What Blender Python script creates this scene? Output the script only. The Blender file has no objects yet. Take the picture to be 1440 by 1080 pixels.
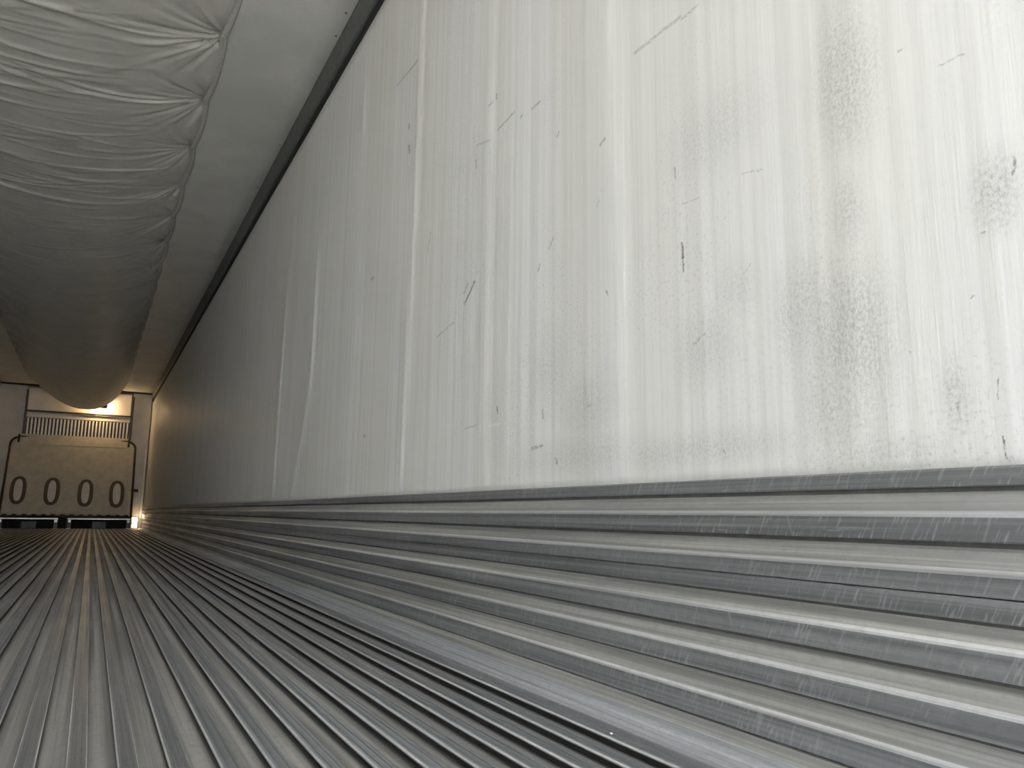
import bpy, bmesh, math, random
import numpy as np
from mathutils import Vector, Matrix

random.seed(7)
rng = np.random.default_rng(11)
S = bpy.context.scene
COL = S.collection

# ------------------------------------------------------------------ camera
cam_d = bpy.data.cameras.new('camera')
cam = bpy.data.objects.new('camera', cam_d)
COL.objects.link(cam)
cam_d.sensor_fit = 'HORIZONTAL'
cam_d.sensor_width = 36.0
cam_d.lens = 1087.19 / 1440 * 36.0
cam_d.clip_start = 0.02
right = Vector((0.88065023, -0.47360743, 0.01229563))
up = Vector((-0.0900076, -0.14177182, 0.98579885))
fwd = Vector((0.46513849, 0.86925069, 0.16747966))
m = Matrix((right, up, -fwd)).transposed().to_4x4()
m.translation = Vector((0, 0, 0.3176))
cam.matrix_world = m
S.camera = cam

# ------------------------------------------------------------------ world: overcast sky behind the open rear
OPEN_Y = -2.7          # where the open rear end of the trailer is
w = bpy.data.worlds.new('overcast_sky')
S.world = w
w.use_nodes = True
bg = w.node_tree.nodes['Background']
bg.inputs['Color'].default_value = (0.90, 0.945, 1.0, 1)
bg.inputs['Strength'].default_value = 1.0

S.view_settings.view_transform = 'Standard'
S.view_settings.look = 'None'
S.view_settings.gamma = 1.0
S.view_settings.use_curve_mapping = False
S.view_settings.exposure = 3.53
sun_d = bpy.data.lights.new('hazy_sun', 'SUN')
sun_d.energy = 4.5
sun_d.angle = math.radians(12)
sun_d.color = (1.0, 0.965, 0.91)
sun = bpy.data.objects.new('hazy_sun', sun_d)
COL.objects.link(sun)
sun.rotation_euler = Vector((0.55, -0.45, -1.0)).to_track_quat('-Z', 'Y').to_euler()   # shines on the yard, not into the trailer
S.cycles.max_bounces = 16
S.cycles.diffuse_bounces = 10
S.cycles.glossy_bounces = 8

# ------------------------------------------------------------------ dimensions (metres)
XR, XL = 0.865, -1.625      # faces of the side linings
XC = (XR + XL) / 2
H = 2.54                    # ceiling
ZB = 0.376                  # top of the metal kick panel
ZT = 2.373                  # top of the wall lining
D = 16.375                  # front


# ------------------------------------------------------------------ node helpers
class NT:
    def __init__(self, mat):
        mat.use_nodes = True
        self.t = mat.node_tree
        self.b = self.t.nodes['Principled BSDF']

    def n(self, typ, **kw):
        nd = self.t.nodes.new(typ)
        for k, v in kw.items():
            setattr(nd, k, v)
        return nd

    def l(self, a, b):
        self.t.links.new(a, b)

    def coord(self, scale=(1, 1, 1), rot=(0, 0, 0)):
        tc = self.n('ShaderNodeTexCoord')
        mp = self.n('ShaderNodeMapping')
        mp.inputs['Scale'].default_value = scale
        mp.inputs['Rotation'].default_value = rot
        self.l(tc.outputs['Object'], mp.inputs['Vector'])
        return mp.outputs['Vector']

    def noise(self, vec, scale, detail=3, rough=0.5):
        nd = self.n('ShaderNodeTexNoise')
        nd.inputs['Scale'].default_value = scale
        nd.inputs['Detail'].default_value = detail
        nd.inputs['Roughness'].default_value = rough
        self.l(vec, nd.inputs['Vector'])
        return nd.outputs['Fac']

    def ramp(self, fac, a, b, lo=0.0, hi=1.0):
        nd = self.n('ShaderNodeMapRange', interpolation_type='SMOOTHSTEP')
        nd.inputs['From Min'].default_value = a
        nd.inputs['From Max'].default_value = b
        nd.inputs['To Min'].default_value = lo
        nd.inputs['To Max'].default_value = hi
        self.l(fac, nd.inputs['Value'])
        return nd.outputs['Result']

    def math(self, op, a, b=None, clamp=False):
        nd = self.n('ShaderNodeMath', operation=op)
        nd.use_clamp = clamp
        for i, v in enumerate((a, b)):
            if v is None:
                continue
            if isinstance(v, (int, float)):
                nd.inputs[i].default_value = v
            else:
                self.l(v, nd.inputs[i])
        return nd.outputs[0]

    def mix(self, fac, a, b, blend='MIX'):
        nd = self.n('ShaderNodeMix', data_type='RGBA', blend_type=blend)
        for sock, v in ((nd.inputs[0], fac), (nd.inputs[6], a), (nd.inputs[7], b)):
            if isinstance(v, (int, float)):
                sock.default_value = v
            elif isinstance(v, tuple):
                sock.default_value = (*v, 1)
            else:
                self.l(v, sock)
        return nd.outputs[2]

    def vmath(self, op, a, b=None, out=0):
        nd = self.n('ShaderNodeVectorMath', operation=op)
        for i, v in enumerate((a, b)):
            if v is None:
                continue
            if isinstance(v, tuple):
                nd.inputs[i].default_value = v
            else:
                self.l(v, nd.inputs[i])
        return nd.outputs[out]

    def bump(self, h, dist, strength=1.0):
        nd = self.n('ShaderNodeBump')
        nd.inputs['Strength'].default_value = strength
        nd.inputs['Distance'].default_value = dist
        self.l(h, nd.inputs['Height'])
        return nd.outputs['Normal']


def simple(name, col, rough=0.5, metal=0.0, grain=0.08, scale=30, stretch=(1, 1, 1), spec=0.5):
    mt = bpy.data.materials.new(name)
    k = NT(mt)
    f = k.noise(k.coord(stretch), scale, 4, 0.6)
    dark = tuple(c * (1 - grain * 2) for c in col)
    lite = tuple(min(1, c * (1 + grain)) for c in col)
    k.l(k.mix(k.ramp(f, 0.3, 0.7), dark, lite), k.b.inputs['Base Color'])
    k.b.inputs['Roughness'].default_value = rough
    k.b.inputs['Metallic'].default_value = metal
    k.b.inputs['Specular IOR Level'].default_value = spec
    return mt


def glow(name, col, strength):
    mt = bpy.data.materials.new(name)
    k = NT(mt)
    k.b.inputs['Base Color'].default_value = (*col, 1)
    k.b.inputs['Emission Color'].default_value = (*col, 1)
    k.b.inputs['Emission Strength'].default_value = strength
    k.b.inputs['Roughness'].default_value = 0.4
    return mt


# ---------------------------------------------------------------- aluminium
def aluminium(name, base, rough, scratch, metal=0.85, groove=0.0, pitch=None):
    mt = bpy.data.materials.new(name)
    k = NT(mt)
    streak = k.noise(k.coord((90, 0.6, 90)), 1.0, 4, 0.6)
    fine = k.noise(k.coord((14, 9, 14)), 6.0, 4, 0.65)
    patch = k.noise(k.coord((2.2, 0.9, 6)), 1.6, 3, 0.5)
    dirt = tuple(c * 0.62 for c in base)
    lite = tuple(min(1, c * 1.18) for c in base)
    c = k.mix(k.ramp(streak, 0.32, 0.68), dirt, lite)
    c = k.mix(k.math('MULTIPLY', k.ramp(fine, 0.42, 0.75), 0.35), c, tuple(x * 0.6 for x in base))
    c = k.mix(k.math('MULTIPLY', k.ramp(patch, 0.45, 0.7), 0.35), c, (base[0] * 1.14, base[1] * 1.18, base[2] * 1.25))
    if pitch:           # shade along the foot of every rail, painted into the colour
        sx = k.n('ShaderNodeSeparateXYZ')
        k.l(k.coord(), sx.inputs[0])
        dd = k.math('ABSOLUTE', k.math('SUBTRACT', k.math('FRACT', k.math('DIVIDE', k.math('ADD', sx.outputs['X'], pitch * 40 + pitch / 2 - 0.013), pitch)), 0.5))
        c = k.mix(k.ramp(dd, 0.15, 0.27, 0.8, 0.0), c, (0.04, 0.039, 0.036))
    rg = k.math('ADD', k.math('MULTIPLY', k.ramp(patch, 0.35, 0.7), -0.10), rough + 0.05)
    if scratch > 0:
        # short strokes left by pallets: two slanted families, in patches
        sep = k.n('ShaderNodeSeparateXYZ')
        k.l(k.coord(), sep.inputs[0])
        y, z = sep.outputs['Y'], sep.outputs['Z']
        tot = None
        for (ky, kz, sl, th, seed, mth) in ((210, 26, 105, 0.60, 1.1, 0.46), (120, 12, 40, 0.66, 3.7, 0.5), (95, 14, -25, 0.68, 6.7, 0.55), (16, 160, 6, 0.68, 5.3, 0.53)):
            cb = k.n('ShaderNodeCombineXYZ')
            k.l(k.math('ADD', k.math('MULTIPLY', y, ky), k.math('MULTIPLY', z, sl)), cb.inputs[0])
            k.l(k.math('MULTIPLY', z, kz), cb.inputs[1])
            cb.inputs[2].default_value = seed
            s = k.ramp(k.noise(cb.outputs[0], 1.0, 2, 0.5), th - 0.05, th + 0.04)
            msk = k.ramp(k.noise(k.coord((1, 1, 1)), 3.0 + seed, 2, 0.5), mth - 0.06, mth + 0.1)
            s = k.math('MULTIPLY', s, msk)
            tot = s if tot is None else k.math('MAXIMUM', tot, s)
        tot = k.math('MULTIPLY', tot, k.ramp(k.noise(k.coord((1, 1, 1)), 26.0, 3, 0.6), 0.35, 0.7, scratch * 0.25, scratch * 1.5))
        c = k.mix(tot, c, (0.74, 0.76, 0.78))
        rg = k.math('ADD', rg, k.math('MULTIPLY', tot, 0.2))
    k.l(c, k.b.inputs['Base Color'])
    k.l(rg, k.b.inputs['Roughness'])
    k.b.inputs['Metallic'].default_value = metal
    hgt = k.math('ADD', k.math('MULTIPLY', streak, 1.0), k.math('MULTIPLY', fine, 0.5))
    k.l(k.bump(hgt, 0.0010 + groove, 0.35), k.b.inputs['Normal'])
    return mt


M_KICK = aluminium('kick_aluminium', (0.405, 0.41, 0.415), 0.42, 0.34, 0.75)
M_RAIL_SHADE = simple('rail_web_shade', (0.020, 0.019, 0.018), 0.8, 0, 0.2, 40)  # near-black colour painting the shade under the rail flanges
M_BACK = simple('back_sheet', (0.14, 0.135, 0.125), 0.7, 0.2, 0.1, 30)
M_FLANGE = aluminium('flange_aluminium', (0.62, 0.635, 0.66), 0.40, 0.3, 0.55)
M_LEDGE = aluminium('kick_ledge_dull', (0.43, 0.425, 0.40), 0.5, 0.0, 0.4)
M_LIP = aluminium('edge_highlight', (0.72, 0.72, 0.71), 0.34, 0.0, 0.4)  # bright colour painting the highlight on kick lips and rail edges
M_RAIL = aluminium('rail_aluminium', (0.53, 0.55, 0.575), 0.33, 0.25)
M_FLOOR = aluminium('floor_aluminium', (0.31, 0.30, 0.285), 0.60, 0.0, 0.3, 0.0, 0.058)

# ---------------------------------------------------------------- white wall lining with wear
DARK = [(2.56, 1.898, 2.342, 1.879, .0053, .55), (2.411, 1.669, 2.41, 1.658, .0095, .7), (2.404, 1.588, 2.394, 1.559, .0094, .8),
        (2.396, 1.505, 2.388, 1.431, .0046, .3), (1.727, 1.439, 1.727, 1.429, .0064, .7), (1.77, 1.427, 1.748, 1.429, .0049, .5),
        (1.531, 1.302, 1.49, 1.302, .0041, .5), (1.589, 1.305, 1.582, 1.31, .0043, .6), (1.847, 1.344, 1.757, 1.321, .0034, .4),
        (1.715, 1.331, 1.624, 1.338, .0046, .45), (1.85, 1.302, 1.844, 1.276, .005, .6), (1.414, 1.176, 1.405, 1.183, .0037, .6),
        (1.234, 1.076, 1.218, 1.082, .0052, .6), (1.119, 1.22, .984, 1.215, .0049, .38), (1.008, .935, 1.007, .911, .0033, .4),
        (2.177, 1.195, 2.202, 1.134, .0039, .55), (1.447, .917, 1.428, .936, .0035, .5), (1.248, .948, 1.243, .955, .0041, .4),
        (1.904, .898, 1.842, .943, .0055, .95), (1.911, .93, 1.884, .952, .0032, .75), (2.104, .84, 1.98, .861, .0035, .45),
        (2.778, 1.203, 2.744, 1.202, .0079, .5), (2.78, .601, 2.762, .6, .0073, .5), (1.694, .581, 1.69, .568, .0053, .65),
        (1.885, .545, 1.811, .548, .003, .35), (1.471, .549, 1.468, .531, .0045, .5), (1.518, .467, 1.47, .47, .0046, .55),
        (1.413, .438, 1.41, .429, .0042, .6), (1.495, .88, 1.488, .892, .0036, .55), (1.216, .757, 1.213, .751, .0038, .65),
        (1.285, .536, 1.278, .537, .0038, .5), (.994, .788, .992, .739, .0034, .85), (.483, .474, .486, .449, .0008, .6),
        (.485, .408, .483, .384, .0011, .85), (.506, .568, .503, .571, .0017, .6), (.586, .521, .585, .519, .0014, .5),
        (.909, .423, .906, .417, .002, .45), (.568, .913, .566, .913, .0021, .5), (.518, .865, .487, .863, .0014, .35),
        (.444, .714, .446, .696, .002, .6), (.488, .64, .484, .641, .0012, .5), (.978, 1.208, .937, 1.21, .0035, .4),
        (.531, .451, .532, .442, .0016, .45), (.974, .603, .944, .616, .0022, .35), (.851, .693, .838, .707, .002, .3),
        (.847, .857, .803, .847, .0021, .3), (.992, .858, .946, .855, .0016, .35)]
LIGHT = [(1.74, .539, 1.67, .538, .0041, .8), (2.412, 2.044, 2.399, 1.911, .0178, .45), (2.564, 2.002, 2.559, 1.955, .0054, .5)]
BLOT = [(.65, .918, .05, .113, .8), (.658, .725, .027, .059, .6), (.67, .56, .066, .105, .9), (.749, .607, .05, .082, .6),
        (.692, .477, .067, .076, .6), (.468, .683, .03, .049, .8), (.533, .457, .017, .049, .7), (.864, .674, .045, .046, .35),
        (.949, .592, .068, .059, .45), (1.283, .538, .102, .072, .45), (1.435, .635, .076, .096, .35), (1.083, .425, .079, .031, .55),
        (.899, .959, .116, .075, .35), (1.309, .439, .237, .043, .5), (.939, .428, .199, .028, .5), (.644, .398, .123, .022, .45)]


def wall_material(name, worn):
    mt = bpy.data.materials.new(name)
    k = NT(mt)
    tc = k.n('ShaderNodeTexCoord')
    P = k.vmath('MULTIPLY', tc.outputs['Object'], (0.0, 1.0, 1.0))
    vert = k.noise(k.vmath('MULTIPLY', P, (0, 42, 0.35)), 1.0, 4, 0.6)         # vertical laminate streaks
    wide = k.noise(k.vmath('MULTIPLY', P, (0, 3.2, 0.25)), 1.0, 3, 0.55)
    weave = k.noise(k.vmath('MULTIPLY', P, (0, 260, 9)), 1.0, 2, 0.6)
    c = k.mix(k.ramp(wide, 0.35, 0.65), (0.77, 0.755, 0.715), (0.80, 0.79, 0.775))
    c = k.mix(k.math('MULTIPLY', k.ramp(vert, 0.38, 0.66), 0.45), c, (0.62, 0.61, 0.56))
    c = k.mix(k.math('MULTIPLY', k.ramp(weave, 0.45, 0.75), 0.10), c, (0.5, 0.5, 0.48))
    # random faint rubs everywhere
    rub = k.ramp(k.noise(k.vmath('MULTIPLY', P, (0, 120, 150)), 1.0, 6, 0.8), 0.52, 0.66)
    area = k.ramp(k.noise(P, 2.3, 3, 0.55), 0.44, 0.64)
    c = k.mix(k.math('MULTIPLY', k.math('MULTIPLY', rub, area), 0.45), c, (0.33, 0.33, 0.32))
    if worn:
        wob = k.n('ShaderNodeTexNoise')
        wob.inputs['Scale'].default_value = 120
        wob.inputs['Detail'].default_value = 3
        k.l(P, wob.inputs['Vector'])
        off = k.vmath('MULTIPLY', k.vmath('SUBTRACT', wob.outputs['Color'], (0.5, 0.5, 0.5)), (0.0, 0.008, 0.008))
        Q = k.vmath('ADD', P, off)
        brk = k.ramp(k.noise(P, 170, 3, 0.7), 0.34, 0.56)

        def seg(lst):
            acc = None
            for (y0, z0, y1, z1, r, a) in lst:
                ba = (0.0, y1 - y0, z1 - z0)
                l2 = ba[1] ** 2 + ba[2] ** 2
                pa = k.vmath('SUBTRACT', Q, (0.0, y0, z0))
                if l2 < 1e-7:
                    d = k.vmath('LENGTH', pa, out=1)
                else:
                    hh = k.math('MULTIPLY', k.vmath('DOT_PRODUCT', pa, ba, out=1), 1 / l2, clamp=True)
                    sc = k.n('ShaderNodeVectorMath', operation='SCALE')
                    sc.inputs[0].default_value = ba
                    k.l(hh, sc.inputs['Scale'])
                    d = k.vmath('LENGTH', k.vmath('SUBTRACT', pa, sc.outputs[0]), out=1)
                v = k.ramp(d, r * 0.25, r * 1.25, a, 0.0)
                acc = v if acc is None else k.math('MAXIMUM', acc, v)
            return acc
        gr = k.noise(k.vmath('MULTIPLY', P, (0, 210, 150)), 1.0, 5, 0.8)
        gr = k.ramp(gr, 0.40, 0.66)
        acc = None
        for (y0, z0, ry, rz, a) in BLOT:
            d = k.vmath('LENGTH', k.vmath('MULTIPLY', k.vmath('SUBTRACT', P, (0, y0, z0)), (0, 1 / ry, 1 / rz)), out=1)
            v = k.ramp(d, 0.1, 1.55, a, 0.0)
            acc = v if acc is None else k.math('MAXIMUM', acc, v)
        soft = k.math('MULTIPLY', acc, 0.22)
        c = k.mix(soft, c, (0.42, 0.42, 0.40))
        c = k.mix(k.math('MULTIPLY', k.math('MULTIPLY', acc, gr), 0.78), c, (0.30, 0.30, 0.285))
        c = k.mix(k.math('MULTIPLY', seg(LIGHT), brk), c, (0.86, 0.85, 0.84))
        c = k.mix(k.math('MULTIPLY', seg(DARK), brk), c, (0.10, 0.105, 0.10))
    k.l(c, k.b.inputs['Base Color'])
    k.l(k.math('ADD', k.math('MULTIPLY', vert, 0.16), 0.36), k.b.inputs['Roughness'])
    sy = k.n('ShaderNodeSeparateXYZ')
    k.l(P, sy.inputs[0])
    keep = k.ramp(sy.outputs['Y'], 0.5, 2.2, 0.22, 0.9)      # rubbed flatter towards the door
    hgt = k.math('ADD', k.math('MULTIPLY', vert, keep), k.math('MULTIPLY', weave, 0.14))
    k.l(k.bump(hgt, 0.0042, 0.6), k.b.inputs['Normal'])
    return mt


M_WALL = wall_material('white_lining', False)
M_WALLW = wall_material('white_lining_worn', True)
M_CEIL = simple('ceiling_white', (0.71, 0.705, 0.67), 0.38, 0, 0.05, 3)
M_TRIM = simple('grey_track', (0.12, 0.125, 0.115), 0.5, 0.0, 0.1, 20)
M_BLACK = simple('black_gap', (0.006, 0.006, 0.006), 0.8, 0, 0.1, 20)
M_VINYL = simple('chute_vinyl', (0.64, 0.625, 0.58), 0.36, 0, 0.04, 5)
M_HEM = simple('chute_hem', (0.60, 0.59, 0.55), 0.45, 0, 0.08, 90)
M_CORD = simple('grey_cord', (0.28, 0.28, 0.27), 0.6, 0, 0.1, 60)
M_CREAM = simple('cream_plastic', (0.50, 0.46, 0.37), 0.5, 0, 0.07, 7)
M_SLOT = simple('slot_rim', (0.10, 0.085, 0.06), 0.5, 0, 0.06, 20)
M_DARKM = simple('dark_metal', (0.055, 0.045, 0.035), 0.45, 0.4, 0.1, 25)
M_COLW = simple('column_white', (0.50, 0.47, 0.42), 0.45, 0, 0.05, 4)
M_GALV = simple('pale_metal', (0.62, 0.60, 0.55), 0.38, 0.6, 0.07, 25)
M_UNIT = simple('unit_white', (0.68, 0.64, 0.58), 0.5, 0, 0.05, 6)
M_FIN = simple('fin_metal', (0.72, 0.68, 0.60), 0.4, 0.2, 0.06, 25)
M_BLOCK = simple('grey_block', (0.16, 0.165, 0.17), 0.6, 0, 0.1, 18)
M_CONC = simple('yard_concrete', (0.42, 0.41, 0.39), 0.85, 0, 0.1, 2)
M_CRUMB = simple('paper_crumb', (0.72, 0.71, 0.68), 0.7, 0, 0.08, 200)
M_BULB = glow('warm_bulb', (1.0, 0.66, 0.30), 3.0)
M_LENS = glow('warm_lens', (1.0, 0.74, 0.45), 0.25)


# ------------------------------------------------------------------ mesh helpers
def link(name, me, parent=None, mat=None, smooth=False):
    o = bpy.data.objects.new(name, me)
    COL.objects.link(o)
    if parent is not None:
        o.parent = parent
    if mat is not None:
        for mm in (mat if isinstance(mat, (list, tuple)) else [mat]):
            me.materials.append(mm)
    if smooth:
        me.polygons.foreach_set('use_smooth', [True] * len(me.polygons))
    return o


def mesh_of(name, bm, parent=None, mat=None, smooth=False):
    bmesh.ops.recalc_face_normals(bm, faces=bm.faces)
    me = bpy.data.meshes.new(name)
    bm.to_mesh(me)
    bm.free()
    return link(name, me, parent, mat, smooth)


def box(bm, x0, x1, y0, y1, z0, z1, bev=0.0, M=None):
    r = bmesh.ops.create_cube(bm, size=1)
    vs = r['verts']
    for v in vs:
        v.co = Vector(((x0 + x1) / 2 + v.co.x * (x1 - x0), (y0 + y1) / 2 + v.co.y * (y1 - y0), (z0 + z1) / 2 + v.co.z * (z1 - z0)))
    es = list({e for v in vs for e in v.link_edges})
    if bev > 0:
        rr = bmesh.ops.bevel(bm, geom=es, offset=bev, segments=2, affect='EDGES', profile=0.5)
        vs = list({v for f in rr['faces'] for v in f.verts} | {v for v in vs if v.is_valid})
    if M is not None:
        for v in vs:
            v.co = M @ v.co
    return vs


def prism_mesh(name, prof, ya, yb, steps=1):
    """closed (x,z) outline carried along Y"""
    n = len(prof)
    ys = np.linspace(ya, yb, steps + 1)
    vs = [(x, float(y), z) for y in ys for (x, z) in prof]
    fs = []
    for s in range(steps):
        for i in range(n):
            a, b = s * n + i, s * n + (i + 1) % n
            fs.append((a, b, b + n, a + n))
    fs.append(tuple(range(n)))
    fs.append(tuple(range(steps * n, steps * n + n)))
    me = bpy.data.meshes.new(name)
    me.from_pydata(vs, [], fs)
    bm = bmesh.new()
    bm.from_mesh(me)
    bmesh.ops.recalc_face_normals(bm, faces=bm.faces)
    bm.to_mesh(me)
    bm.free()
    return me


def tube(bm, pts, r, seg=8):
    pts = [Vector(p) for p in pts]
    rings = []
    prev = None
    for i, p in enumerate(pts):
        d = (pts[min(i + 1, len(pts) - 1)] - pts[max(i - 1, 0)]).normalized()
        a = prev if prev is not None else (Vector((0, 0, 1)) if abs(d.z) < 0.9 else Vector((0, 1, 0)))
        u = (a - d * a.dot(d)).normalized()
        prev = u
        v = d.cross(u)
        rings.append([bm.verts.new(p + r * (math.cos(2 * math.pi * k / seg) * u + math.sin(2 * math.pi * k / seg) * v)) for k in range(seg)])
    for a, b in zip(rings, rings[1:]):
        for k in range(seg):
            bm.faces.new((a[k], a[(k + 1) % seg], b[(k + 1) % seg], b[k]))
    bm.faces.new(rings[0][::-1])
    bm.faces.new(rings[-1])


def struct(o):
    o['kind'] = 'structure'
    return o


def thing(o, label, cat, group=None):
    o['label'] = label
    o['category'] = cat
    if group:
        o['group'] = group
    return o


def empty(name, loc):
    o = bpy.data.objects.new(name, None)
    o.location = loc
    o.empty_display_size = 0.1
    COL.objects.link(o)
    return o


def under(o, root):
    """parent o to root keeping world-space mesh data"""
    o.parent = root
    o.location = -root.location
    return o


# ------------------------------------------------------------------ ground outside and shell
bm = bmesh.new()
box(bm, -60, 60, -60, OPEN_Y - 0.02, -1.4, -1.25)
struct(mesh_of('ground', bm, None, M_CONC))

# right wall: lining sheet with studs showing through, closed at the back
SEAMS = [(0.655, .0020, .030), (1.206, .0035, .045), (1.754, .0018, .03), (2.335, .0034, .032), (2.965, .0022, .03), (3.611, .0060, .035),
         (4.31, .0060, .035), (4.85, .002, .03), (5.5, .003, .04), (6.2, .0015, .04), (7.0, .002, .05)]
small = [(random.uniform(0.2, 7.5), random.uniform(-.0008, .0010), random.uniform(.010, .028), random.uniform(0.4, 2.2), random.uniform(.3, 1.1)) for _ in range(110)]


def wall_disp(y, z):
    d = 0.0 * y
    for (ys, a, s) in SEAMS:
        yy = y - ys - 0.02 * np.sin(z * 2.1 + ys * 3) - 0.035 * np.clip(1.0 - z, 0, 1) ** 2 - (0.30 if ys == 3.611 else 0.0) * np.clip((1.15 - z) / 0.75, 0, 1) ** 2
        # steep on the door side, long on the far side
        a = a * np.clip((2.0 - z) / 0.7, 0.15, 1) if ys > 3 else a
        d += a * np.where(yy < 0, np.exp(-(yy / (s * 0.7)) ** 2), np.exp(-(yy / (s * 2.2)) ** 2))
    for (ys, a, s, zc, zl) in small:
        d += a * np.exp(-((y - ys) / s) ** 2) * (0.35 + 0.65 * np.exp(-((z - zc) / zl) ** 2))
    d += 0.002 * np.sin(y * 1.7 + 0.6) * np.sin(z * 1.4)
    # pinned straight along its lower edge and its top
    return d * np.clip((z - ZB) / 0.05, 0.15, 1) * np.clip((ZT - z) / 0.12, 0.08, 1)


ys = np.concatenate([np.arange(OPEN_Y, 0.3, 0.08), np.arange(0.3, 5.2, 0.008), np.arange(5.2, 9, 0.03), np.linspace(9, D + 0.05, 30)])
zs = np.concatenate([np.linspace(ZB - 0.004, ZB + 0.1, 6), np.linspace(ZB + 0.16, ZT, 34)])
Y, Z = np.meshgrid(ys, zs, indexing='ij')
X = XR - wall_disp(Y, Z)
ny, nz = Y.shape
verts = np.stack([X, Y, Z], -1).reshape(-1, 3)
idx = np.arange(ny * nz).reshape(ny, nz)
faces = np.stack([idx[:-1, :-1], idx[:-1, 1:], idx[1:, 1:], idx[1:, :-1]], -1).reshape(-1, 4)
nv = len(verts)
b0 = [(XR + 0.07, ys[0], zs[0]), (XR + 0.07, ys[0], zs[-1]), (XR + 0.07, ys[-1], zs[-1]), (XR + 0.07, ys[-1], zs[0])]
flist = faces.tolist()
flist.append([nv, nv + 3, nv + 2, nv + 1])
flist.append([nv, nv + 1] + idx[0, ::-1].tolist())
flist.append([nv + 2, nv + 3] + idx[-1, :].tolist())
flist.append([nv + 1, nv + 2] + idx[::-1, -1].tolist())
flist.append([nv + 3, nv] + idx[:, 0].tolist())
me = bpy.data.meshes.new('wall_right')
me.from_pydata(verts.tolist() + b0, [], flist)
wall_r = struct(link('wall_right', me, None, [M_WALL, M_WALLW], True))
mi = np.zeros(len(flist), dtype=np.int32)
mi[:len(faces)] = (verts[faces[:, 0], 1] < 3.0).astype(np.int32)
me.polygons.foreach_set('material_index', mi)
sm = np.zeros(len(flist), dtype=bool)
sm[:len(faces)] = True
me.polygons.foreach_set('use_smooth', sm)

bm = bmesh.new()
box(bm, XL - 0.07, XL, OPEN_Y, D + 0.05, ZB, ZT)
struct(mesh_of('wall_left', bm, None, M_WALL))
bm = bmesh.new()
box(bm, XL - 0.12, XR + 0.12, D + 0.05, D + 0.15, -0.1, H + 0.1)
struct(mesh_of('wall_front', bm, None, M_COLW))

# ceiling: sheet with a very slight sag between its bows
xs_ = np.linspace(XL - 0.1, XR + 0.1, 14)
yc_ = np.linspace(OPEN_Y, D + 0.05, 170)
Yc, Xc = np.meshgrid(yc_, xs_, indexing='ij')
Zc = H - 0.004 * (1 - np.cos(2 * np.pi * Yc / 0.61)) * 0.5
vv = np.stack([Xc, Yc, Zc], -1).reshape(-1, 3)
ii = np.arange(len(vv)).reshape(len(yc_), len(xs_))
ff = np.stack([ii[:-1, :-1], ii[1:, :-1], ii[1:, 1:], ii[:-1, 1:]], -1).reshape(-1, 4)
top = vv.copy()
top[:, 2] = H + 0.08
n0 = len(vv)
fl = ff.tolist() + (ff[:, ::-1] + n0).tolist()
rim = ii[0, :].tolist() + ii[1:, -1].tolist() + ii[-1, -2::-1].tolist() + ii[-2:0:-1, 0].tolist()
for a, b in zip(rim, rim[1:] + rim[:1]):
    fl.append([a, b, b + n0, a + n0])
me = bpy.data.meshes.new('ceiling')
me.from_pydata(np.concatenate([vv, top]).tolist(), [], fl)
ceil = struct(link('ceiling', me, None, M_CEIL))
sm = np.zeros(len(fl), dtype=bool)
sm[:len(ff)] = True
me.polygons.foreach_set('use_smooth', sm)
# rivets holding the ceiling sheet along the side track
bm = bmesh.new()
bmesh.ops.create_uvsphere(bm, u_segments=8, v_segments=5, radius=0.006)
for v in bm.verts:
    v.co.z *= 0.45
rv = mesh_of('rivet', bm, ceil, M_TRIM, True)
spots = [(0.81, 3.14), (0.817, 3.33), (0.818, 4.58), (0.816, 5.3), (0.817, 6.1), (0.816, 2.5), (0.817, 1.9)]
for i, (x, y) in enumerate(spots):
    o = rv if i == 0 else rv.copy()
    if i:
        COL.objects.link(o)
    o.location = (x, y, H - 0.004)


# side tracks at the top of the walls: a dark grey cove and a black gap under it
def cove(side):
    def mx(x):
        return x if side > 0 else 2 * XC - x
    g = struct(link('trim_1' if side > 0 else 'trim_2', prism_mesh('trim', [(mx(x), z) for x, z in
               [(0.836, H + 0.01), (0.834, H - 0.006), (0.8375, H - 0.012), (0.850, 2.455), (0.854, 2.442), (0.862, 2.436), (0.90, 2.436), (0.93, 2.45), (0.93, H + 0.01)]],
               OPEN_Y, D + 0.05), None, M_TRIM))
    link('shadow_gap', prism_mesh('gap', [(mx(x), z) for x, z in [(0.870, 2.438), (0.870, ZT - 0.002), (0.93, ZT - 0.002), (0.93, 2.438)]], OPEN_Y, D + 0.05), g, M_BLACK)
    return g


cove(1)
cove(-1)
struct(link('trim_3', prism_mesh('trim', [(XL, H), (XL, H - 0.03), (XR - 0.03, H - 0.03), (XR - 0.03, H)], D - 0.24, D - 0.17), None, M_BLACK))

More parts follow.
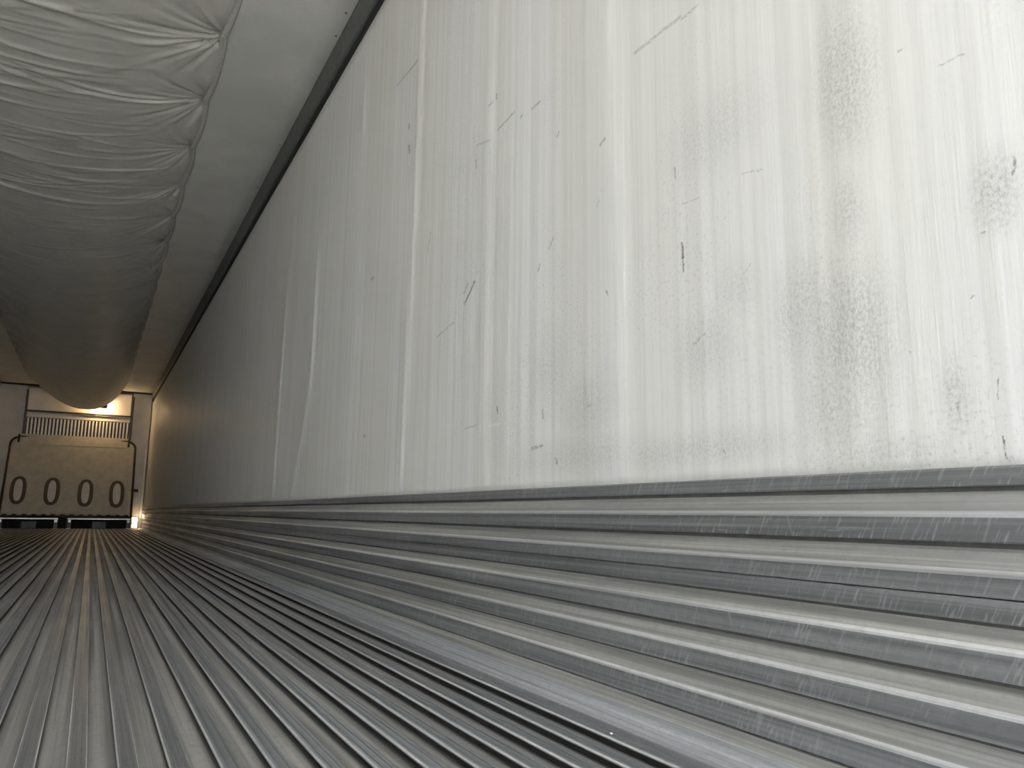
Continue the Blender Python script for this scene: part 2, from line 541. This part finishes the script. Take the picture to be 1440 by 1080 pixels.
# ------------------------------------------------------------------ floor: base sheet + T rails
bm = bmesh.new()
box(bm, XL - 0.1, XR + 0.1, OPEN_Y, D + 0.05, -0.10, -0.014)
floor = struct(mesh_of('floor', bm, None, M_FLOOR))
RT = [(-.0120, -.0022), (-.0104, 0), (-.0062, 0), (-.0052, -.0009), (-.0042, 0), (.0042, 0), (.0052, -.0009), (.0062, 0), (.0104, 0), (.0120, -.0022),
      (.0120, -.0040), (.0062, -.0055), (.0062, -.0138), (-.0062, -.0138), (-.0062, -.0055), (-.0120, -.0040)]
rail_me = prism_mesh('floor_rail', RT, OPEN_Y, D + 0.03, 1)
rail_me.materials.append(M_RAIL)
rail_me.materials.append(M_RAIL_SHADE)
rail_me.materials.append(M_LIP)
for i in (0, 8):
    rail_me.polygons[i].material_index = 2  # edge highlight put into the colour of the bevels
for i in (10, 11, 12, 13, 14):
    rail_me.polygons[i].material_index = 1  # webs painted dark as shade below the flange
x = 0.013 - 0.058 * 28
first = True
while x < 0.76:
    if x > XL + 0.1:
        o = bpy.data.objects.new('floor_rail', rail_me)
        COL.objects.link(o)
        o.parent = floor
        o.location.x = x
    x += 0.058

# edge extrusions along the foot of the kick panel: narrow fluted flange
FE = [(0.742, -.0138), (0.742, -.001), (0.747, .0002), (0.757, .0002), (0.759, -.004), (0.765, -.004), (0.767, .0004), (0.784, .0006), (0.786, -.004),
      (0.792, -.004), (0.794, .0010), (0.806, .0014), (0.808, -.0005), (0.8105, -.0005), (0.812, .0020), (0.8250, .0030), (0.8290, .0055), (0.832, -.0138)]
o = link('edge_flange', prism_mesh('edge_flange', FE, OPEN_Y, D), floor, M_FLANGE)
o = link('edge_flange', prism_mesh('edge_flange', [(2 * XC - a, b) for a, b in FE], OPEN_Y, D), floor, M_FLANGE)


# ------------------------------------------------------------------ kick panels (stepped aluminium)
def rib(zt, lip, face, out=0.846, rec=0.862, zu=0.0018):
    """slanted ledge from zt (set back) out and down to a rounded lip, then an upright face down to zt of the next"""
    p = [(rec, zt), (out + 0.0026, lip + 0.0032), (out + 0.0008, lip + 0.0017), (out - 0.0006, lip - 0.0005), (out, lip - 0.0040), (out + 0.0005, face + 0.002), (out + 0.002, face), (rec, face - zu + 0.003)]
    return p


RIBS = [
    [(0.868, ZB + 0.001), (0.852, ZB + 0.0005), (0.850, ZB - 0.002), (0.850, 0.357), (0.852, 0.3555), (0.868, 0.3555)],
    rib(0.3535, 0.3255, 0.2945),
    rib(0.2925, 0.263, 0.2375),
    [(0.864, 0.2365), (0.850, 0.2358), (0.849, 0.234), (0.849, 0.2125), (0.851, 0.211), (0.864, 0.211)],
    rib(0.2095, 0.185, 0.153),
    rib(0.151, 0.1205, 0.0895),
    rib(0.0875, 0.0555, 0.0195, out=0.845),
    [(0.864, 0.0185), (0.846, 0.0165), (0.829, 0.0060), (0.825, 0.0020), (0.829, -0.006), (0.864, -0.010)],
]


def kick(side):
    def mx(x):
        return x if side > 0 else 2 * XC - x
    base = struct(link('baseboard_right' if side > 0 else 'baseboard_left',
                       prism_mesh('kick_back', [(mx(a), b) for a, b in [(0.860, ZB - .002), (0.935, ZB - .002), (0.935, -0.019), (0.860, -0.019)]], OPEN_Y, D), None, M_BACK))
    for ri, p in enumerate(RIBS):
        k = link('kick_rib', prism_mesh('kick_rib', [(mx(a), b) for a, b in p], OPEN_Y, D - 0.02), base, [M_KICK, M_LEDGE, M_LIP])
        if ri == len(RIBS) - 1:
            for i in range(len(p)):
                k.data.polygons[i].material_index = 1
        if len(p) == 8:     # dull ledge, lip with a painted highlight, burnished upright face
            for i in range(len(p)):
                k.data.polygons[i].material_index = (1, 2, 2, 2, 0, 0, 0, 0)[i]


kick(1)
kick(-1)

# ------------------------------------------------------------------ air chute under the ceiling
XE, XEL = 0.353, 2 * XC - 0.353      # edges sewn to the ceiling
GP = 2.955 + 0.64 * np.arange(-4, 20)
yv = np.concatenate([np.arange(0.5, 2.6, 0.03), np.arange(2.6, 7.2, 0.0085), np.arange(7.2, 11, 0.022), np.linspace(11, 15.25, 150)])
uu = np.linspace(-1, 1, 132)
uu = np.sign(uu) * np.abs(uu) ** 0.8
YY, UU = np.meshgrid(yv, uu, indexing='ij')
hw = (XE - XEL) / 2
XX = XC + UU * hw
sag = np.interp(YY, [0.5, 3, 5, 7, 9, 11, 13, 14.7, 15.1, 15.25], [.10, .125, .15, .195, .25, .31, .385, .45, .485, .49])
ex = np.interp(YY, [0.5, 5, 9, 13, 15.25], [2.1, 2.1, 2.1, 2.2, 2.3])
U2 = UU - np.interp(YY, [6, 15.25], [0, .20]) * (1 - UU ** 2)
drop = sag * (1 - np.abs(U2) ** ex)
h = np.zeros_like(YY)
dR = (XE - XX)
dL = (XX - XEL)
for e, dd in (('R', dR), ('L', dL)):
    for g in GP:
        gj = g + (0 if e == 'R' else 0.12)
        dy = YY - gj
        r = np.sqrt(dy ** 2 + dd ** 2) + 1e-6
        th = np.arctan2(dy, dd + 0.004)
        amp = rng.uniform(.010, .017)
        ph = rng.uniform(0, 6.28, 3)
        fold = 0.7 * np.cos(10 * th + ph[0]) + 0.6 * np.cos(19 * th + ph[1]) + 0.5 * np.cos(33 * th + ph[2])
        h += amp * fold * np.exp(-r / 0.15) * np.clip(r / 0.06, 0, 1)
        # pinch at the gather, billow between
        h -= 0.020 * np.exp(-(dy / 0.09) ** 2) * np.exp(-dd / 0.22) * np.clip(dd / 0.02, 0, 1)
        # two or three long creases running inward from the gather and bending towards the door
        for q in range(5):
            sl = rng.uniform(-0.10, 0.16)
            cv = rng.uniform(-0.42, -0.12)
            L = rng.uniform(0.35, 1.1)
            wd = rng.uniform(.005, .011)
            yl = gj + sl * dd + cv * dd ** 2
            h += rng.uniform(.002, .0065) * np.exp(-((YY - yl) / (wd * (1 + 1.2 * dd))) ** 2) * np.clip(dd / 0.05, 0, 1) * np.exp(-(dd / L) ** 2)
    h += 0.016 * np.sin(np.pi * (YY - GP[0]) / 0.64) ** 2 * np.exp(-dd / 0.16) * np.clip(dd / 0.03, 0, 1)
for q in range(260):
    yc = rng.uniform(2.0, 15.0)
    xc = rng.uniform(XEL + 0.2, XE - 0.2)
    cv = rng.uniform(-0.35, 0.02)
    sl = rng.uniform(-0.12, 0.12)
    wd = rng.uniform(.006, .018) * (1 + yc * 0.05)
    L = rng.uniform(0.18, 0.55)
    yl = yc + sl * (XX - xc) + cv * (XX - xc) ** 2
    h += rng.uniform(.0015, .0058) * np.exp(-((YY - yl) / wd) ** 2) * np.exp(-((XX - xc) / L) ** 2)
edge = np.clip((1 - np.abs(UU)) / 0.03, 0, 1)
scal = 0.018 * np.abs(np.sin(np.pi * (YY - GP[0]) / 0.64)) ** 0.7
XX = XX + np.sign(UU) * scal * np.abs(UU) ** 8
ZZ = H - 0.006 - (drop + h * edge)
cv_ = np.stack([XX, YY, ZZ], -1).reshape(-1, 3)
ci = np.arange(len(cv_)).reshape(YY.shape)
cf = np.stack([ci[:-1, :-1], ci[1:, :-1], ci[1:, 1:], ci[:-1, 1:]], -1).reshape(-1, 4)
root = empty('air_chute', (XC, 0.5, H))
thing(root, 'long pale grey vinyl air chute sagging under the ceiling, gathered along both edges', 'air duct')
me = bpy.data.meshes.new('chute_fabric')
me.from_pydata(cv_.tolist(), [], cf.tolist())
fab = under(link('chute_fabric', me, None, M_VINYL, True), root)
sd = fab.modifiers.new('thickness', 'SOLIDIFY')
sd.thickness = 0.003
sd.offset = 0
# hems: sewn band following each scalloped edge, with a dark piping cord and eyelets
for sg in (1, -1):
    xe = XE if sg > 0 else XEL
    yh = yv[::3]
    sc = 0.018 * np.abs(np.sin(np.pi * (yh - GP[0]) / 0.64)) ** 0.7
    bm = bmesh.new()
    rows = []
    for y_, s_ in zip(yh, sc):
        x0 = xe + sg * s_
        rows.append([bm.verts.new((x0 + sg * a, y_, H - b)) for a, b in ((-0.018, .011), (-0.016, .0135), (0.002, .0105), (0.010, .0075), (0.011, .0045))])
    for a, b in zip(rows, rows[1:]):
        for i in range(4):
            bm.faces.new((a[i], a[i + 1], b[i + 1], b[i]))
    hm = under(mesh_of('chute_hem', bm, None, M_HEM, True), root)
    sd = hm.modifiers.new('thickness', 'SOLIDIFY')
    sd.thickness = 0.002
    bm = bmesh.new()
    tube(bm, [(xe + sg * (s_ + 0.0125), y_, H - 0.006) for y_, s_ in zip(yh, sc)], 0.0018, 6)
    under(mesh_of('piping', bm, None, M_CORD, True), root)
# eyelets at the gathers
bm = bmesh.new()
bmesh.ops.create_cone(bm, cap_ends=True, segments=12, radius1=0.010, radius2=0.008, depth=0.004)
ey = mesh_of('eyelet', bm, None, M_GALV)
n = 0
for g in GP:
    for sg, off in ((1, 0), (-1, 0.12)):
        if not (0.7 < g < 14.9):
            continue
        o = ey if n == 0 else ey.copy()
        if n:
            COL.objects.link(o)
        n += 1
        o.parent = root
        o.location = Vector(((XE - 0.004) if sg > 0 else (XEL + 0.004), g + off, H - 0.020)) - root.location

# ------------------------------------------------------------------ front end: columns
for nm, x0, x1, lab in (('bulkhead_column', XL + 0.005, -1.195, 'plain off-white corner column standing left of the bulkhead panel'),
                        ('bulkhead_column', 0.525, XR - 0.02, 'plain off-white corner column between the bulkhead panel and the long white wall')):
    bm = bmesh.new()
    box(bm, x0, x1, D - 0.20, D + 0.04, -0.019, H - 0.03, 0.006)
    c0 = mesh_of(nm, bm, None, M_COLW)
    thing(c0, lab, 'column', None)
    bm = bmesh.new()
    xe = x1 if x0 < -1 else x0
    sgn = 1 if x0 < -1 else -1
    box(bm, xe - 0.004, xe + 0.022, D - 0.215, D - 0.16, 1.62, H - 0.10, 0.003)
    mesh_of('edge_strip', bm, c0, M_DARKM)
    if x0 > 0:
        bm = bmesh.new()
        box(bm, XR - 0.060, XR - 0.022, D - 0.225, D - 0.198, 0.18, 1.46, 0.004)
        o = mesh_of('light_leak_strip', bm, c0, M_UNIT)  # pale strip added for the bright line of light in the corner
        o['label'] = 'pale strip standing in for a bright line of light'

# ------------------------------------------------------------------ refrigeration outlet above the bulkhead
ux0, ux1 = -1.170, 0.502
ur = empty('refrigeration_unit', (XC, D - 0.10, 1.62))
thing(ur, 'warmly lit off-white cooling unit with a row of upright slats above the bulkhead panel', 'cooling unit')
bm = bmesh.new()
box(bm, ux0, ux1, D - 0.06, D + 0.04, 1.45, H - 0.04)
under(mesh_of('housing', bm, None, M_UNIT), ur)
bm = bmesh.new()
box(bm, ux0, ux1, D - 0.105, D - 0.058, 2.085, H - 0.05, 0.008)
under(mesh_of('upper_cover', bm, None, M_UNIT), ur)
bm = bmesh.new()
box(bm, ux0 - 0.02, ux1 + 0.02, D - 0.165, D - 0.115, 2.058, 2.082, 0.004)
under(mesh_of('cross_bar', bm, None, M_DARKM), ur)
bm = bmesh.new()
box(bm, ux0, ux1, D - 0.125, D - 0.058, 1.955, 2.050, 0.010)
under(mesh_of('ledge', bm, None, M_UNIT), ur)
bm = bmesh.new()
box(bm, ux0, ux1, D - 0.064, D - 0.059, 1.50, 1.956)
under(mesh_of('grille_backing', bm, None, M_DARKM), ur)
bm = bmesh.new()
box(bm, -0.013, 0.013, -0.030, 0.030, -0.20, 0.20, 0.004)
sl = mesh_of('slat', bm, None, M_FIN)
N = 29
for i in range(N):
    o = sl if i == 0 else sl.copy()
    if i:
        COL.objects.link(o)
    o.parent = ur
    o.location = Vector((ux0 + 0.035 + (ux1 - ux0 - 0.07) * i / (N - 1), D - 0.090, 1.745)) - ur.location

# ------------------------------------------------------------------ return-air bulkhead (leaning panel in a tube hoop)
BB = Vector((-0.350, 15.45, 0.215))          # centre of the lower edge
BT = Vector((-0.362, 16.10, 1.625))          # centre of the upper edge
vdir = (BT - BB)
BH = vdir.length
vdir.normalize()
xdir = Vector((1, 0, 0))
ndir = xdir.cross(vdir).normalized()         # towards the door (-y)
BM = Matrix((xdir, vdir, ndir)).transposed().to_4x4()
BM.translation = BB
br = empty('return_air_bulkhead', BB)
thing(br, 'leaning cream bulkhead panel with four upright oval slots inside a tube hoop', 'bulkhead')


def bh(o):
    o.parent = br
    o.matrix_parent_inverse = Matrix.Identity(4)
    o.matrix_basis = Matrix.Translation(-BB) @ BM
    return o


HWB = 0.985
# panel outline with shoulders cut where the hoop bends, and an overhanging upper flap
bm = bmesh.new()
out = []
for sx in (-1, 1):
    pass
pl = [(-HWB + .02, 0.0), (HWB - .02, 0.0), (HWB - .02, BH - 0.22), (HWB - .05, BH - 0.13), (HWB - .12, BH - 0.085), (-HWB + .12, BH - 0.085), (-HWB + .05, BH - 0.13), (-HWB + .02, BH - 0.22)]
vsb = [bm.verts.new((a, b, -0.02)) for a, b in pl]
f0 = bm.faces.new(vsb)
ext = bmesh.ops.extrude_face_region(bm, geom=[f0])
for v in [e for e in ext['geom'] if isinstance(e, bmesh.types.BMVert)]:
    v.co.z = 0.012
bmesh.ops.bevel(bm, geom=[e for e in bm.edges], offset=0.004, segments=1, affect='EDGES')
bh(mesh_of('panel', bm, None, M_CREAM))
bm = bmesh.new()
box(bm, -0.855, 0.855, BH - 0.20, BH + 0.005, 0.010, 0.018, 0.003)
bh(mesh_of('upper_flap', bm, None, M_CREAM))
bm = bmesh.new()
box(bm, -HWB + .03, HWB - .03, 0.018, 0.115, 0.012, 0.026, 0.005)
bh(mesh_of('lower_strip', bm, None, M_CREAM))
# row of dark notches along the lower edge
bm = bmesh.new()
box(bm, -0.035, 0.035, -0.034, 0.016, 0.000, 0.030, 0.004)
nt = bh(mesh_of('notch', bm, None, M_DARKM))
for i in range(14):
    o = nt if i == 0 else nt.copy()
    if i:
        COL.objects.link(o)
    o.parent = br
    o.matrix_basis = Matrix.Translation(-BB) @ BM @ Matrix.Translation((-0.91 + 1.82 * i / 13, 0, 0))
bm = bmesh.new()
box(bm, -HWB + .02, HWB - .02, -0.020, 0.008, -0.012, 0.012, 0.003)
bh(mesh_of('lower_bar', bm, None, M_DARKM))


def ring(a, b, r, seg=28):
    bm = bmesh.new()
    pts = []
    for i in range(seg):
        t = 2 * math.pi * i / seg
        ca, sa = math.cos(t), math.sin(t)
        pts.append((a * math.copysign(abs(ca) ** 0.8, ca), b * math.copysign(abs(sa) ** 0.75, sa)))
    rings = []
    for i in range(seg):
        p = Vector((*pts[i], 0))
        q = Vector((*pts[(i + 1) % seg], 0)) - Vector((*pts[i - 1], 0))
        q.normalize()
        nn = Vector((q.y, -q.x, 0))
        rings.append([bm.verts.new(p + nn * r * c + Vector((0, 0, 1)) * s) for c, s in ((1.0, 0), (0.75, .012), (-0.75, .012), (-1.0, 0))])
    for i in range(seg):
        A, B = rings[i], rings[(i + 1) % seg]
        for j in range(3):
            bm.faces.new((A[j], A[j + 1], B[j + 1], B[j]))
    return bm


SX = [(-0.765, 0.46), (-0.268, 0.45), (0.243, 0.435), (0.735, 0.425)]
for i, (sx, sy) in enumerate(SX):
    bm = bmesh.new()
    bmesh.ops.create_circle(bm, cap_ends=True, segments=24, radius=1)
    for v in bm.verts:
        v.co = Vector((v.co.x * 0.088, v.co.y * 0.225, 0.014))
    # dished inset plate with rim
    r_ = bmesh.ops.inset_region(bm, faces=bm.faces[:], thickness=0.02, depth=0.006)
    s0 = bh(mesh_of('oval_slot', bm, None, M_UNIT))
    s0.matrix_basis = Matrix.Translation(-BB) @ BM @ Matrix.Translation((sx, sy, 0))
    r0 = mesh_of('slot_rim', ring(0.088, 0.232, 0.032), s0, M_SLOT, False)
    r0.location = (0, 0, 0.012)

# tube hoop round the panel
hp = [(-HWB, -0.02)]
hp += [(-HWB, t) for t in np.linspace(0.1, BH - 0.22, 6)]
hp += [(-HWB + 0.15 - 0.15 * math.cos(t), BH - 0.20 + 0.15 * math.sin(t)) for t in np.linspace(0.15, math.pi / 2, 7)]
hp += [(-0.5, BH - 0.05), (0.5, BH - 0.05)]
hp += [(HWB - 0.15 + 0.15 * math.sin(t), BH - 0.20 + 0.15 * math.cos(t)) for t in np.linspace(0, math.pi / 2 - 0.15, 7)]
hp += [(HWB, t) for t in np.linspace(BH - 0.22, 0.1, 6)] + [(HWB, -0.02)]
bm = bmesh.new()
tube(bm, [(a, b, 0.006 if abs(a) > 0.6 else -0.012) for a, b in hp], 0.019, 10)
bh(mesh_of('hoop', bm, None, M_DARKM, True))
for sx in (-0.868, 0.868):
    bm = bmesh.new()
    box(bm, sx - 0.018, sx + 0.018, BH - 0.17, BH - 0.02, 0.012, 0.040, 0.004)
    bh(mesh_of('hook', bm, None, M_DARKM))
# catch on the right leg of the hoop
bm = bmesh.new()
box(bm, HWB - 0.02, HWB + 0.09, 0.48, 0.53, -0.012, 0.012, 0.003)
bh(mesh_of('hoop_catch', bm, None, M_DARKM))

# skid frames the bulkhead stands on
for x0, x1, lab in ((-1.330, -0.475, 'low dark skid frame with pale top rail under the left half of the bulkhead'),
                    (-0.335, 0.630, 'low dark skid frame with pale top rail under the right half of the bulkhead')):
    sk = empty('skid_frame', ((x0 + x1) / 2, 15.42, 0))
    thing(sk, lab, 'skid frame', 'skid frames under the bulkhead')
    bm = bmesh.new()
    box(bm, x0, x1, 15.36, 15.44, 0.155, 0.178, 0.004)
    under(mesh_of('top_rail', bm, None, M_GALV), sk)
    for xx in (x0 + 0.03, x1 - 0.03):
        bm = bmesh.new()
        box(bm, xx - 0.03, xx + 0.03, 15.37, 15.43, 0.008, 0.155, 0.004)
        lg = under(mesh_of('leg', bm, None, M_DARKM), sk)
        bm = bmesh.new()
        box(bm, xx - 0.022, xx + 0.022, 15.355, 15.372, 0.105, 0.150, 0.004)
        mesh_of('pad', bm, lg, M_GALV)
        bm = bmesh.new()
        box(bm, xx - 0.034, xx + 0.034, 15.355, 15.445, -0.001, 0.010, 0.003)
        mesh_of('foot', bm, lg, M_GALV)
    xm = (x0 + x1) / 2
    bm = bmesh.new()
    box(bm, xm - 0.11, xm + 0.11, 15.46, 15.56, 0.0, 0.12, 0.008)
    under(mesh_of('spacer_block', bm, None, M_BLOCK), sk)
    bm = bmesh.new()
    box(bm, x0 - 0.02, (x1 + 0.118 if x0 < -1 else x1 + 0.02), 15.62, 15.64, 0.0, 0.20)
    under(mesh_of('gap_shade_sheet', bm, None, M_BLACK), sk)  # black sheet added for the shade in the gap under the bulkhead


# ------------------------------------------------------------------ lamps
def point(name, loc, energy, col, r, parent):
    ld = bpy.data.lights.new(name, 'POINT')
    ld.energy = energy
    ld.color = col
    ld.shadow_soft_size = r
    o = bpy.data.objects.new(name, ld)
    COL.objects.link(o)
    o.parent = parent
    o.location = Vector(loc) - parent.location
    return o


lr = empty('cargo_lamp', (-0.085, 16.10, 2.20))
thing(lr, 'small dark warm-glowing lamp with an added hood hanging behind the end of the air chute', 'lamp')
bm = bmesh.new()
box(bm, -0.27, 0.10, 16.02, 16.20, 2.275, 2.287, 0.003)          # added hood, keeps light off wall and ceiling: roof and door-side plate
box(bm, -0.27, 0.10, 16.02, 16.032, 2.17, 2.279, 0.002)
under(mesh_of('light_shield', bm, None, M_DARKM), lr)
bm = bmesh.new()
tube(bm, [(-0.09, 16.11, 2.28), (-0.09, 16.11, H - 0.002)], 0.012, 8)
under(mesh_of('hanger', bm, None, M_DARKM), lr)
bm = bmesh.new()
tube(bm, [(-0.24, 16.09, 2.245), (0.07, 16.09, 2.245)], 0.014, 10)
under(mesh_of('lamp_tube', bm, None, M_BULB, True), lr)
point('lamp_light', (0.02, 16.13, 2.205), 1.2, (1.0, 0.70, 0.38), 0.03, lr)

cr = empty('corner_lamp', (0.735, 15.80, 0.0))
thing(cr, 'small glowing warm marker lamp on the floor in the far right corner', 'lamp')
bm = bmesh.new()
box(bm, 0.665, 0.775, 15.82, 15.86, 0.0, 0.215, 0.006)
under(mesh_of('lamp_body', bm, None, M_GALV), cr)
for z0, z1 in ((0.012, 0.085), (0.105, 0.20)):
    bm = bmesh.new()
    box(bm, 0.675, 0.765, 15.795, 15.825, z0, z1, 0.012)
    under(mesh_of('lens', bm, None, M_LENS), cr)

point('strip_fill_light', (0.79, 16.02, 0.22), 0.10, (1.0, 0.72, 0.42), 0.03, cr)  # unseen fill outside the fixture, added to brighten the pale corner strip

# ------------------------------------------------------------------ crumbs on the floor
bm = bmesh.new()
bmesh.ops.create_icosphere(bm, subdivisions=1, radius=0.0028)
for v in bm.verts:
    v.co = Vector((v.co.x * random.uniform(.7, 1.5), v.co.y * random.uniform(.8, 2.0), abs(v.co.z) * random.uniform(.4, .9)))
cm = mesh_of('floor_crumb', bm, None, M_CRUMB)
for i, (x, y, lab) in enumerate([(0.652, 1.79, 'tiny pale crumb on a grey floor rail, farthest from the camera of the three'),
                                 (0.709, 1.438, 'tiny pale crumb on a grey floor rail, middle one of the three'),
                                 (0.709, 1.0, 'tiny pale crumb on a grey floor rail beside the kick panel, nearest to the camera')]):
    o = cm if i == 0 else cm.copy()
    if i:
        COL.objects.link(o)
    o.location = (x, y, 0.0)
    o.rotation_euler.z = i * 1.3
    thing(o, lab, 'crumb', 'tiny crumbs on the floor rails')
